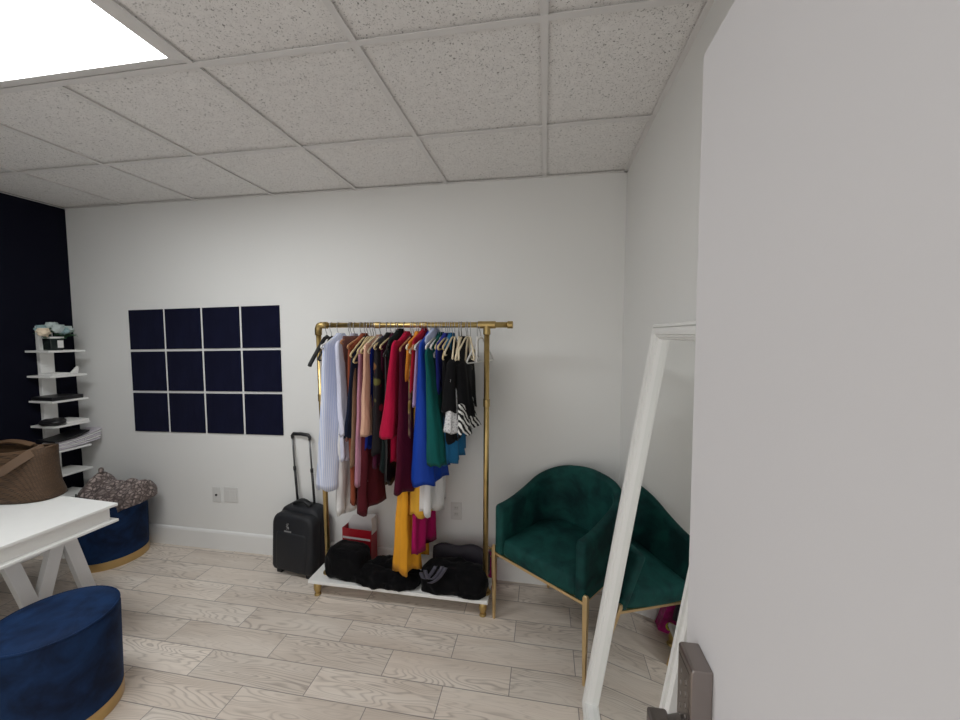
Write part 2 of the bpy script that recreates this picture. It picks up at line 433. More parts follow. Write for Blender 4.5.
for k in range(46):
    a = rnd.uniform(0, 2 * PI); rr = rnd.uniform(.02, .055); base = Vector((math.cos(a) * rr * .6, math.sin(a) * rr * .8, .088 + rnd.uniform(0, .05)))
    if k % 3 == 0: base = Vector((.03, .065 + rnd.uniform(-.02, .01), .10 + rnd.uniform(-.01, .03))); a = PI / 2 + rnd.uniform(-.9, .9)
    d = Vector((math.cos(a), math.sin(a), rnd.uniform(-.25, .6))).normalized(); s = d.cross(Vector((0, 0, 1))).normalized(); L = rnd.uniform(.04, .062)
    rings_loft(bm, [[base + d * L * q + s * w * L * j + Vector((0, 0, -abs(j) * .003)) for j in (-1, 0, 1)] for q, w in ((0, .02), (.3, .2), (.6, .22), (1, .01))], False, False, closed=False)
obj('foliage', bm, 'leaf_green', t, smooth=True)
bm = B(); tube(bm, [(-.02, .005, .09), (-.024, .006, .15), (-.022, .004, .185)], .0022, 6); tube(bm, [(-.022, .004, .178), (-.022, .004, .192)], .008, 8); obj('bud_stem', bm, 'dark_glass', t)

# shelf two: flat white stacked cards with a small upright card
plain('paper_white', (.76, .755, .74), .8, var=.03, bs=0); plain('paper_lilac', (.62, .58, .64), .8, var=.08, bs=0)
bm = B(); bx(bm, -.08, .05, -.06, .04, 0, .014); o = obj('card_stack', bm, 'paper_white', bevel=.001)
o.location = (-3.455, 2.185, SZ[1]); tag(o, 'small flat stack of white cards on the second shelf from the top', 'cards')
bm = B(); rings_loft(bm, [[(x, y, z) for y, z in ((-.02, 0), (.03, 0), (.038, .05), (.028, .055), (.0, .022))] for x in (-.01, .01)])
o = obj('swan_figurine', bm, 'paper_white', bevel=.004); o.location = (-3.415, 2.245, SZ[1]); o.name = 'ornament'
tag(o, 'tiny white pointed ornament on the second shelf, right of the card stack', 'ornament')
bm = B(); bx(bm, -.105, .085, -.1, .085, 0, .026); o = obj('flat_box', bm, 'black_plastic', bevel=.004)
o.location = (-3.47, 2.2, SZ[2]); tag(o, 'flat black box filling the third shelf of the white bookshelf', 'box')
bm = B(); bx(bm, -.10, .095, -.035, .10, 0, .018); o = obj('white_box', bm, 'paper_white', bevel=.002)
o.location = (-3.472, 2.205, SZ[3]); tag(o, 'flat white box on the fourth shelf under a black pouch', 'box')
bm = B(); blob(bm, (0, 0, .024), (.085, .062, .028), .25, 18, 2, 4, flat=0); o = obj('small_pouch', bm, 'black_plastic', smooth=True)
o.location = (-3.45, 2.135, SZ[3]); tag(o, 'crumpled black pouch at the front of the fourth shelf', 'pouch')
t = thing('magazine_pile', 'drooping pile of white magazines hanging over the fifth shelf edge', 'magazines', (-3.45, 2.2, SZ[4]))
for k in range(5):
    bm = B(); rows = []
    for i in range(9):
        q = i / 8; y = -.10 + .27 * q + .006 * k
        z = .004 + .011 * k + .045 * q * q * (0.4 + .14 * k)
        rows.append([(-.10 + .006 * k, y, z), (.075 - .004 * k, y, z), (.075 - .004 * k, y, z + .009), (-.10 + .006 * k, y, z + .009)])
    rings_loft(bm, rows); obj('magazine', bm, 'paper_white' if k % 2 else 'paper_lilac', t, bevel=.002)
bm = B(); rows = []
for i in range(7):
    q = i / 6; y = -.105 + .21 * q; z = .0595 + .035 * q * q
    rows.append([(-.105, y, z), (.07, y, z), (.07, y, z + .012), (-.105, y, z + .012)])
rings_loft(bm, rows); o = obj('folder', bm, 'black_plastic', bevel=.002); o.location = (-3.45, 2.2, SZ[4])
tag(o, 'black folder lying on the drooping magazine pile on the shelf', 'folder')

# ------------------------------------------------------------------ desk
t = thing('desk', 'white desk with slanted trestle legs at the left of the room', 'desk', (-2.131, 1.553, 0), math.radians(-3.0))
def lb(bm, x0, x1, y0, y1, z0, z1): bx(bm, x0, x1, y0, y1, z0, z1)
DL, DW = -1.15, -1.25     # extends to -x and towards the camera
plain('desk_leg', (.74, .74, .74), .4, var=.02, bs=.02)
bm = B(); lb(bm, DL, 0, DW, 0, .736, .75); obj('tabletop', bm, 'white_lacquer', t, bevel=.002)
bm = B(); lb(bm, DL + .03, -.028, DW + .03, -.02, .668, .736); obj('apron', bm, 'white_lacquer', t, bevel=.001)
bm = B(); lb(bm, DL, 0, DW, 0, .655, .668); obj('lower_board', bm, 'white_lacquer', t, bevel=.002)
def zig(xp, ys):
    for (y0, z0), (y1, z1) in ys:
        bm = B(); bar(bm, (xp, y0, z0), (xp, y1, z1), .052, .036, (0, 1, 0)); obj('leg', bm, 'desk_leg', t, bevel=.002)
for xp in (-.19, -1.09):
    zig(xp, (((-.118, .668), (.030, .0)), ((-.128, .655), (-.226, .285)), ((-.322, .655), (-.165, .0)), ((-.80, .655), (-.66, .0)), ((-.84, .655), (-.98, .0))))

# ------------------------------------------------------------------ tote bag
def woven():
    m, nt, b = base_mat('woven_leather', .55, 0, (.12, .07, .04), spec=.35)
    v = coords(nt, (1, 1, 1), 'UV', (0, 0, .5))
    ck = _n(nt, 'ShaderNodeTexBrick'); ck.offset = .5
    ck.inputs['Scale'].default_value = 1; ck.inputs['Brick Width'].default_value = .0085; ck.inputs['Row Height'].default_value = .0062
    ck.inputs['Mortar Size'].default_value = .0011; ck.inputs['Mortar Smooth'].default_value = .6
    ck.inputs['Color1'].default_value = (.118, .068, .036, 1); ck.inputs['Color2'].default_value = (.085, .048, .025, 1); ck.inputs['Mortar'].default_value = (.035, .02, .012, 1)
    nt.links.new(v, ck.inputs['Vector'])
    nt.links.new(ck.outputs['Color'], b.inputs['Base Color'])
    bump(nt, b, math_n(nt, 'SUBTRACT', 1.0, ck.outputs['Fac']), .8, .003)
woven(); plain('tan_leather', (.105, .060, .032), .5, bs=.2); plain('dark_leather', (.05, .03, .02), .6)
t = thing('tote_bag', 'brown woven leather tote bag standing on the white desk', 'bag', (-2.795, 1.515, .75), math.radians(9))
bm = B(); uv = bm.loops.layers.uv.new('UVMap'); rings = []; N = 56
prm = [(0, .275, .098), (.008, .285, .107), (.03, .280, .106), (.07, .266, .10), (.15, .262, .094), (.22, .264, .088), (.262, .270, .082), (.265, .267, .079), (.262, .264, .076), (.2, .258, .08), (.05, .26, .09), (.012, .265, .095)]
for z, a, b_ in prm:
    rg = []
    for i in range(N):
        th = 2 * PI * i / N; ct, st = math.cos(th), math.sin(th)
        rg.append(Vector((math.copysign(abs(ct) ** .6, ct) * a, math.copysign(abs(st) ** .75, st) * b_, z + (.012 * math.cos(2 * th) if z > .2 else 0))))
    rings.append(rg)
R = rings_loft(bm, rings)
for f in bm.faces:
    for l in f.loops:
        p = l.vert.co; th = math.atan2(p.y / .1, p.x / .25)
        if f.calc_center_median().x < 0 and th < -PI / 2 - 1.2: th += 0
        l[uv].uv = (p.x if abs(f.normal.y) > .5 else p.y, p.z)
obj('bag_body', bm, 'woven_leather', t, smooth=True)
bm = B(); tube(bm, [Vector((math.cos(2 * PI * i / 40) * .270, math.sin(2 * PI * i / 40) * .082, .262 + .012 * math.cos(4 * PI * i / 40))) for i in range(41)], .004, 6, False)
obj('rim_binding', bm, 'tan_leather', t, smooth=True)
def strap(bm, pts, w, th=.006, face=None):
    pts = [Vector(p) for p in pts]; rows = []
    for i, p in enumerate(pts):
        d = (pts[min(i + 1, len(pts) - 1)] - pts[max(i - 1, 0)]).normalized()
        side = Vector((0, 1, .25)); side = (side - d * side.dot(d)).normalized()
        if face: side = d.cross(Vector(face)).normalized()
        o = d.cross(side)
        rows.append([p + side * w / 2 + o * th, p - side * w / 2 + o * th, p - side * w / 2 - o * th, p + side * w / 2 - o * th])
    rings_loft(bm, rows)
def arc(p0, p1, dip, n=16, out=.0):
    return [Vector(p0).lerp(Vector(p1), i / n) + Vector((0, -out * math.sin(PI * i / n), dip * math.sin(PI * i / n))) for i in range(n + 1)]
bm = B(); strap(bm, [Vector((.245, -.015, .270)), Vector((.225, -.062, .252)), Vector((.19, -.105, .212)), Vector((.145, -.124, .176)), Vector((.09, -.130, .158)), Vector((.03, -.128, .165)), Vector((-.02, -.120, .195)), Vector((-.06, -.108, .245)), Vector((-.08, -.09, .27))], .042, .004, (.15, -1, -.25)); obj('strap', bm, 'tan_leather', t, smooth=True, bevel=.002)
bm = B(); strap(bm, arc((.08, .07, .255), (-.16, .07, .255), .02), .03); obj('strap', bm, 'tan_leather', t, smooth=True, bevel=.002)
for x in (.03, .055):
    bm = B(); bmesh.ops.create_icosphere(bm, subdivisions=2, radius=.006); bmesh.ops.translate(bm, vec=(x, -.080, .268), verts=bm.verts); obj('snap_stud', bm, 'steel_wire', t, smooth=True)

# ------------------------------------------------------------------ velvet stools
def stool(loc, r, h, label):
    t = thing('velvet_stool', label, 'stool', loc, group='round blue velvet stools')
    bm = B(); lathe(bm, [(r * .965, .055), (r * .972, .06), (r, h - .03), (r * .985, h - .012), (r * .94, h - .002), (r * .7, h + .006), (r * .3, h + .009), (r * .02, h + .01)], n=64)
    obj('upholstery', bm, 'blue_velvet', t, smooth=True)
    bm = B(); tube(bm, [Vector((math.cos(2 * PI * i / 64) * r * .975, math.sin(2 * PI * i / 64) * r * .975, h - .008)) for i in range(65)], .0045, 8, False)
    obj('piping', bm, 'blue_velvet', t, smooth=True)
    bm = B(); lathe(bm, [(r * .955, 0), (r * .976, .002), (r * .978, .056), (r * .955, .058)], n=64); obj('base_band', bm, 'gold_band', t, bevel=.001)
stool((-1.992, 1.19, 0), .202, .44, 'round blue velvet stool with gold band in front of the white desk')
stool((-3.062, 2.178, 0), .207, .425, 'round blue velvet stool under the snake print bag by the wall')

# ------------------------------------------------------------------ snake print bag lying on the far stool
def snake():
    m, nt, b = base_mat('snake_print', .75, 0, (.3, .25, .22), sheen=.1, spec=.3)
    v = coords(nt)
    n = _n(nt, 'ShaderNodeTexVoronoi', feature='DISTANCE_TO_EDGE'); n.inputs['Scale'].default_value = 38
    w = noise_tex(nt, v, 14, 2, .5, 1.5)
    vm = _n(nt, 'ShaderNodeMix', data_type='VECTOR'); vm.inputs[0].default_value = .06
    nn = _n(nt, 'ShaderNodeTexNoise'); nn.inputs['Scale'].default_value = 18; nt.links.new(v, nn.inputs['Vector'])
    nt.links.new(v, vm.inputs[4]); nt.links.new(nn.outputs['Color'], vm.inputs[5]); nt.links.new(vm.outputs[1], n.inputs['Vector'])
    c = ramp(nt, n.outputs['Distance'], [(.02, (.060, .046, .044)), (.10, (.20, .16, .15)), (.25, (.40, .33, .305)), (.6, (.48, .40, .37))])
    c2 = mixc(nt, ramp(nt, w, [(.45, (0, 0, 0)), (.6, (.75, .75, .75))]), c, (.10, .075, .07))
    nt.links.new(c2, b.inputs['Base Color']); bump(nt, b, noise_tex(nt, v, 22, 3), .5, .006)
snake()
t = thing('snake_print_bag', 'crumpled grey brown snake print fabric bag lying on the far velvet stool', 'bag', (-3.045, 2.185, .423), math.radians(6))
bm = B(); rings = []; NB = 40
for i in range(33):
    q = i / 32; x = -.175 + .44 * q
    top = .118 + .075 * math.exp(-((q - .20) / .075) ** 2) + .028 * max(0, q - .55) / .45 + .012 * math.sin(q * 21) + .006 * math.sin(q * 47)
    bot = -.055 * math.exp(-((q - .62) / .22) ** 2) 
    ry = .105 + .03 * math.sin(q * PI) + .012 * math.sin(q * 15)
    e = max(.22 if q < .5 else .55, min(1, (1 - (2 * q - 1) ** 8) ** .5 + .1)) if 0 < q < 1 else (.22 if q < .5 else .5)
    rg = []
    for k in range(NB):
        th = 2 * PI * k / NB; c_, s_ = math.cos(th), math.sin(th)
        y = c_ * ry * e; z0 = .0
        lo = bot if c_ < -.3 else 0
        z = (s_ * top * e if s_ > 0 else s_ * 0) + .004
        if s_ <= 0: z = .004 + lo * (-c_) * 1.2 * (1 if y < -.0 else 0)
        z *= 1
        p = Vector((x, y, z))
        nz = noise.fractal(p * 9 + Vector((4, 2, 1)), 1, 2, 2) * .016
        if s_ > .05: p.z += nz; p.y += nz * .7 * c_
        if p.y < -.135 and p.z < .06: p.z += bot * .8
        rg.append(p)
    rings.append(rg)
rings_loft(bm, rings); obj('bag_body', bm, 'snake_print', t, smooth=True)
bm = B(); blob(bm, (-.085, .01, .205), (.016, .016, .024), .3, 30, 3, 3); obj('knot', bm, 'snake_print', t, smooth=True)
# printed letters on the bag front
bm = B()
def ring_letter(cx, cz, r):
    tube(bm, [Vector((cx + math.cos(2 * PI * i / 24) * r, -.136, cz + math.sin(2 * PI * i / 24) * r)) for i in range(25)], .0045, 6, False)
ring_letter(-.135, .040, .017); ring_letter(-.075, .044, .021)
tube(bm, [(-.116, -.136, .025), (-.116, -.132, .09)], .0045, 6); tube(bm, [(-.102, -.136, .025), (-.102, -.134, .072)], .005, 6)
obj('lettering', bm, 'black_plastic', t, smooth=True)

# ------------------------------------------------------------------ suitcase
t = thing('suitcase', 'black wheeled backpack suitcase with raised handle by the clothes rack', 'suitcase', (-1.632, 2.197, 0), math.radians(-8.5))
def rrect(hw, z0, z1, rt, rb, n=8):
    pts = []
    for cx_, cz_, r, a0 in ((hw - rt, z1 - rt, rt, 0), (-hw + rt, z1 - rt, rt, PI / 2), (-hw + rb, z0 + rb, rb, PI), (hw - rb, z0 + rb, rb, 3 * PI / 2)):
        for i in range(n + 1):
            a = a0 + PI / 2 * i / n; pts.append((cx_ + math.cos(a) * r, cz_ + math.sin(a) * r))
    return pts
def slab(bm, y0, y1, hw, z0, z1, rt, rb, ins=.02, lean=0):
    rings = []
    for y, k in ((y0, ins), (y0 + ins * .4, ins * .35), (y0 + ins, 0), (y1 - ins, 0), (y1 - ins * .4, ins * .35), (y1, ins)):
        rings.append([Vector((x, y + lean * z, z)) for x, z in rrect(hw - k, z0 + k, z1 - k, rt, rb)])
    rings_loft(bm, rings)
bm = B(); slab(bm, .035, .165, .168, .035, .440, .085, .03, .025, .05); obj('case_body', bm, 'charcoal_nylon', t, smooth=True)
bm = B(); slab(bm, -.022, .07, .168, .028, .412, .07, .03, .02, .05); fp = obj('front_pocket', bm, 'charcoal_nylon', t, smooth=True)
bm = B(); slab(bm, -.029, .0, .122, .045, .300, .02, .02, .012, .045); obj('lower_pocket', bm, 'charcoal_nylon', fp, smooth=True)
bm = B()      # zip lines
pts = [(x, -.012 + .04 * z, z) for x, z in [(-.148, .07 + .02 * i) for i in range(13)] + [(-.14 + .07 * (1 - math.cos(a)) , .315 + .075 * math.sin(a)) for a in [i * PI / 16 for i in range(1, 9)]] + [(.07 + .07 * math.sin(a), .315 + .075 * math.cos(a)) for a in [i * PI / 16 for i in range(0, 9)]] + [(.148, .31 - .02 * i) for i in range(13)]]
tube(bm, pts, .0045, 6); obj('zip', bm, 'charcoal_trim', fp, smooth=True)
bm = B()      # small pale emblem with a short bar of lettering under it
def yb(z): return -.027 + .05 * z
for pp in ([(-.036, .352), (-.020, .358), (-.026, .344), (-.036, .342)], [(-.036, .336), (-.020, .330), (-.034, .320)], [(-.022, .338), (-.018, .322)]):
    tube(bm, [(x, yb(z) + .002, z) for x, z in pp], .0028, 6)
for k in range(6): bx(bm, -.054 + k * .0098, -.048 + k * .0098, yb(.305) + .001, yb(.305) + .006, .300, .309)
obj('emblem', bm, 'logo_grey', fp, smooth=False)
bm = B(); strap(bm, arc((-.07, .10, .447), (.07, .10, .447), .028, 14), .03, .006); obj('top_handle', bm, 'charcoal_trim', t, smooth=True)
th = thing_h = bpy.data.objects.new('telescopic_handle', None); C.objects.link(th); th.parent = t
for s in (-1, 1):
    bm = B(); tube(bm, [(s * .072 - .014, .150, .39), (s * .074 - .040, .158, .67)], .0085, 12); obj('outer_pole', bm, 'black_plastic', th, smooth=True)
    bm = B(); tube(bm, [(s * .074 - .040, .158, .65), (s * .074 - .062, .168, .885)], .0062, 12); obj('inner_pole', bm, 'pole_grey', th, smooth=True)
    bm = B(); tube(bm, [(s * .074 - .040, .158, .655), (s * .074 - .0415, .158, .68)], .0105, 12); obj('pole_collar', bm, 'black_plastic', th, smooth=True)
bm = B(); tube(bm, [(-.136, .168, .875), (-.138, .169, .895), (-.127, .169, .909), (-.062, .169, .913), (.003, .169, .909), (.014, .169, .895), (.012, .168, .875)], [.009, .0115, .012, .012, .012, .0115, .009], 14)
obj('grip', bm, 'black_plastic', th, smooth=True)
for s in (-1, 1):
    bm = B(); tube(bm, [(s * .13 - .018, .135, .034), (s * .13 + .018, .135, .034)], .034, 24); obj('wheel', bm, 'black_plastic', t, bevel=.005)
    bm = B(); bx(bm, s * .12 - .02, s * .12 + .02, .0, .03, 0, .045); obj('foot', bm, 'charcoal_trim', t, bevel=.005)

# ------------------------------------------------------------------ clothes rack
RY = 2.105; RZ = 1.661; RXL, RXR, RXE = -1.343, -.318, -.179
PR = .0155
t = thing('clothes_rack', 'brass pipe clothes rack with white bottom board standing before the back wall', 'clothes rack', ((RXL + RXR) / 2, RY, 0))
ox = t.location.x
def L(x, y, z): return (x - ox, y - RY, z)
bm = B(); tube(bm, [L(RXL + .014, RY + .02, .10), L(RXL, RY, RZ - .02)], PR, 20); obj('post', bm, 'brass', t, smooth=True)
bm = B(); tube(bm, [L(RXR - .004, RY, .10), L(RXR, RY, RZ - .02)], PR, 20); obj('post', bm, 'brass', t, smooth=True)
bm = B(); tube(bm, [L(RXL, RY, RZ), L(RXE, RY, RZ)], PR, 20); rod = obj('rail', bm, 'brass', t, smooth=True)
bm = B(); tube(bm, [L(RXL, RY, RZ - .06), L(RXL, RY, RZ - .02), L(RXL + .006, RY, RZ - .006), L(RXL + .02, RY, RZ), L(RXL + .06, RY, RZ)], [.020, .0205, .0205, .0205, .020], 20); obj('elbow', bm, 'brass_dull', t, smooth=True)
bm = B(); tube(bm, [L(RXR - .05, RY, RZ), L(RXR + .05, RY, RZ)], .0205, 20); tube(bm, [L(RXR, RY, RZ - .055), L(RXR, RY, RZ)], .0205, 20); obj('tee', bm, 'brass_dull', t, smooth=False, bevel=.003)
bm = B(); tube(bm, [L(RXE - .025, RY, RZ), L(RXE + .006, RY, RZ)], .0205, 20); obj('end_cap', bm, 'brass_dull', t, bevel=.003)
for x in (RXL + .38, RXL + .66):
    bm = B(); tube(bm, [L(x - .02, RY, RZ), L(x + .02, RY, RZ)], .0185, 20); obj('coupling', bm, 'brass_dull', t, bevel=.003)
for x, dx in ((RXL, .014), (RXR, -.004)):
    bm = B(); tube(bm, [L(x + dx * .3, RY + max(0, dx) * .4, 1.20), L(x + dx * .27, RY + max(0, dx) * .4, 1.245)], .0192, 20); obj('coupling', bm, 'brass_dull', t, bevel=.003)
    bm = B(); tube(bm, [L(x + dx, RY + max(0, dx) * 1.4, .105), L(x + dx, RY + max(0, dx) * 1.4, .113)], .032, 24); tube(bm, [L(x + dx, RY + max(0, dx) * 1.4, .11), L(x + dx, RY + max(0, dx) * 1.4, .14)], .0205, 20); obj('flange', bm, 'brass_dull', t, bevel=.002)
BZ = .105
bm = B(); bx(bm, *(lambda a, b: (a[0], b[0], a[1], b[1], a[2], b[2]))(L(-1.412, 2.03, BZ - .02), L(-.298, 2.245, BZ))); obj('bottom_board', bm, 'white_lacquer', t, bevel=.002)
for x in (-1.365, -.33):
    for y in (2.06, 2.215):
        bm = B(); tube(bm, [L(x, y, .010), L(x, y, .022), L(x, y, .035), L(x, y, .05), L(x, y, .068), L(x, y, .085)], [.014, .015, .021, .0235, .022, .017], 20); f = obj('foot', bm, 'brass', t, smooth=True)
        bm = B(); tube(bm, [L(x, y, 0), L(x, y, .014)], [.021, .017], 20); obj('foot_glide', bm, 'brass_dull', f, bevel=.002)

# ------------------------------------------------------------------ hangers
plain('hanger_black', (.012, .012, .012), .6, bs=0); plain('hanger_cream', (.72, .62, .44), .55, bs=0); plain('hanger_white', (.72, .71, .69), .4, bs=0)
plain('hanger_gold', (.55, .44, .24), .45, bs=0); plain('hanger_wood', (.42, .20, .09), .5, bs=0)
HN = 'hangers on the brass clothes rail'
def hanger(x, mat, label, half=.2, drop=.085, thick=.0055, bottom=True, yaw=0, near=None, cy=None):
    t = thing('clothes_hanger', label, 'hanger', (x, RY, RZ), yaw, HN)
    bm = B(); r = PR + .0022
    pts = [(0, math.cos(a) * -r, math.sin(a) * r) for a in [PI * (1.15 - i / 12 * 1.15) for i in range(13)]]
    pts = [(0, -p[1], p[2]) for p in pts][::-1]
    pts += [(0, -r * .9, -.02), (0, -r * .25, -.04), (0, 0, -.058), (0, 0, -.074)]
    # run over the rail and down the middle
    pts = [(0, r * math.cos(a), r * math.sin(a)) for a in [-.5 + i * (PI + .5) / 12 for i in range(13)]] + [(0, -r * 1.0, -.012), (0, -r * .7, -.032), (0, -.001, -.046), (0, 0, -.070)]
    tube(bm, pts, .0019, 6); obj('hook', bm, 'steel_wire', t, smooth=True)
    bm = B(); z0 = -.068
    arm = [(0, -half + .0, z0 - drop - .012), (0, -half + .008, z0 - drop), (0, -half * .55, z0 - drop * .52), (0, -half * .15, z0 - drop * .08), (0, 0, z0), (0, half * .15, z0 - drop * .08), (0, half * .55, z0 - drop * .52), (0, half - .008, z0 - drop), (0, half, z0 - drop - .012)]
    tube(bm, arm, thick, 8)
    if bottom: tube(bm, [(0, -half, z0 - drop - .012), (0, -half + .012, z0 - drop - .018), (0, half - .012, z0 - drop - .018), (0, half, z0 - drop - .012)], thick * .8, 8)
    obj('hanger_body', bm, mat, t, smooth=True)
    return t

# ------------------------------------------------------------------ garments
GN = 'garments hanging on the brass clothes rail'
def cloth_tube(bm, xt, xh, bt, bh, zt, zh, yn, yf=2.315, amp=.5, k=6, seed=0, hem=.008, hk=6, slant=0, top='shoulder', flare=1.0, rows=26, nr=44, cap_top=True, ynh=None, sway=.010):
    ynh = yn if ynh is None else ynh
    lv = []          # (z, A fraction, thickness)
    if top == 'shoulder':
        zc = max(zt + .055, 1.586) if zt > 1.45 else zt + .05
        lv += [(zc + .012, .16, .014), (zc, .24, .017), (zc - (zc - zt) * .45, .55, .018), (zt + .008, .90, .7 * bt + .004), (zt - .015, .985, bt)]
    elif top == 'flat':
        lv += [(zt, .97, .007), (zt - .006, .99, bt * .7)]
    else:            # open sleeve / strap top, tapered
        lv += [(zt, .55, bt * .5), (zt - .012, .85, bt * .85)]
    z1 = lv[-1][0]
    for i in range(1, rows + 1):
        q = i / rows; lv.append((z1 + (zh - z1) * q, 1.0, None))
    rings = []
    for z, fa, bb in lv:
        q = min(1, max(0, (z1 - z) / (z1 - zh)))
        b_ = bb if bb is not None else bt + (bh - bt) * q ** flare
        xc = xt + (xh - xt) * q
        y0 = yn + (ynh - yn) * q
        yc = (y0 + yf) / 2; A = (yf - y0) / 2 * fa
        rg = []
        for i in range(nr):
            th = 2 * PI * i / nr; c_, s_ = math.cos(th), math.sin(th)
            a = c_ * A
            g = .25 + .75 * q
            wv = 1 + amp * g * math.sin(k * th + seed * 2.1 + 2.0 * z) + amp * .5 * g * math.sin((2 * k + 1) * th + seed + z * 5)
            bv = math.copysign(abs(s_) ** .75, s_) * b_ * max(.25, wv)
            wob = sway * g * math.sin(a * 24 + seed * 1.7 + z * 2.5)
            aa = a * (1 + amp * .05 * g * math.sin(3 * th + seed + z * 7))
            zz = z
            if q > .93:
                zz += hem * math.sin(hk * th + seed) * (q - .93) / .07
            zz += slant * c_ * q ** 2
            nzz = noise.noise(Vector((xc * 9 + c_, a * 9 + seed, z * 7))) * .008 * g
            rg.append(Vector((xc + bv + wob + nzz, yc + aa, zz)))
        rings.append(rg)
    # turn the hem inwards so that the cloth has an inside
    last = rings[-1]; cen = sum(last, Vector()) / nr
    rings.append([cen + (p - cen) * .82 + Vector((0, 0, .03)) for p in last])
    rings_loft(bm, rings, cap_top, True)

def pattern_mat(name, kind):
    if kind == 'stripe':
        m, nt, b = base_mat(name, .8, 0, (.55, .6, .75), spec=.2, sheen=.1)
        v = coords(nt, (1, 1, 0.02)); w = _n(nt, 'ShaderNodeTexWave', bands_direction='DIAGONAL'); w.inputs['Scale'].default_value = 42; w.inputs['Distortion'].default_value = .6
        nt.links.new(v, w.inputs['Vector'])
        nt.links.new(ramp(nt, w.outputs['Fac'], [(.3, (.50, .56, .75)), (.6, (.68, .71, .83))]), b.inputs['Base Color'])
        bump(nt, b, noise_tex(nt, coords(nt, (1, 1, .4)), 26, 3), .6, .008)
    elif kind == 'floral':
        m, nt, b = base_mat(name, .75, 0, (.01, .01, .01), spec=.25)
        v = coords(nt); n = _n(nt, 'ShaderNodeTexVoronoi'); n.inputs['Scale'].default_value = 16; nt.links.new(v, n.inputs['Vector'])
        msk = ramp(nt, n.outputs['Distance'], [(.30, (1, 1, 1)), (.42, (0, 0, 0))])
        sep = _n(nt, 'ShaderNodeSeparateColor'); nt.links.new(n.outputs['Color'], sep.inputs[0])
        fl = ramp(nt, sep.outputs[0], [(.0, (.012, .010, .012)), (.42, (.012, .010, .012)), (.45, (.26, .012, .035)), (.72, (.20, .01, .03)), (.76, (.17, .13, .03)), (1, (.10, .11, .03))])
        nt.links.new(mixc(nt, msk, (.010, .008, .010), fl), b.inputs['Base Color']); bump(nt, b, noise_tex(nt, v, 26, 3), .5, .008)
    elif kind == 'zebra':
        m, nt, b = base_mat(name, .8, 0, (.5, .5, .5), spec=.2)
        v = coords(nt); w = _n(nt, 'ShaderNodeTexWave', bands_direction='DIAGONAL'); w.inputs['Scale'].default_value = 18; w.inputs['Distortion'].default_value = 5; w.inputs['Detail Scale'].default_value = 1.2
        nt.links.new(v, w.inputs['Vector']); 
        nt.links.new(ramp(nt, w.outputs['Fac'], [(.44, (.012, .012, .013)), (.56, (.68, .68, .66))]), b.inputs['Base Color'])
    elif kind == 'lace':
        m, nt, b = base_mat(name, .8, 0, (.6, .6, .6), spec=.2)
        v = coords(nt); n = _n(nt, 'ShaderNodeTexVoronoi', feature='DISTANCE_TO_EDGE'); n.inputs['Scale'].default_value = 70; nt.links.new(v, n.inputs['Vector'])
        nt.links.new(ramp(nt, n.outputs['Distance'], [(.05, (.70, .70, .71)), (.3, (.40, .40, .42))]), b.inputs['Base Color']); bump(nt, b, n.outputs['Distance'], .6, .004)
    elif kind == 'multi':
        m, nt, b = base_mat(name, .7, 0, (.4, .3, .1), spec=.3)
        v = coords(nt, (1, 1, .5)); f = noise_tex(nt, v, 16, 2)
        nt.links.new(ramp(nt, f, [(.35, (.30, .20, .05)), (.48, (.50, .36, .13)), (.55, (.12, .03, .06)), (.68, (.42, .33, .16))]), b.inputs['Base Color'])
for nme, kd in (('print_stripe', 'stripe'), ('print_floral', 'floral'), ('print_zebra', 'zebra'), ('print_lace', 'lace'), ('print_multi', 'multi')): pattern_mat(nme, kd)
FAB = dict(cream=(.62, .56, .47), lavender=(.60, .61, .74), greylav=(.42, .40, .43), white=(.70, .69, .69), mauve=(.24, .125, .115), rust=(.24, .060, .030), navy=(.010, .014, .032),
           tan=(.22, .135, .085), pink=(.42, .20, .27), chiffon=(.075, .009, .014), peach=(.60, .36, .26), royalbit=(.010, .022, .20), plum=(.060, .008, .026), greenblack=(.006, .012, .012),
           black=(.0065, .0065, .0075), crimson=(.42, .008, .045), burgundy=(.065, .004, .018), mustard=(.74, .33, .025), orange=(.72, .27, .035), red=(.36, .012, .03), lilac=(.36, .25, .42),
           yellow=(.78, .42, .05), raspberry=(.36, .008, .095), royal=(.014, .062, .42), bluewhite=(.42, .47, .66), teal=(.006, .088, .082), cobalt=(.022, .030, .22), turquoise=(.020, .14, .30), darkgreen=(.006, .045, .038))
for k_, v_ in FAB.items(): fabric('cloth_' + k_, v_)
fabric('satin_black', (.006, .006, .007), .35, 0, .1, .6, .5); fabric('satin_royal', (.009, .048, .34), .55, .0, .1, .8, .15)

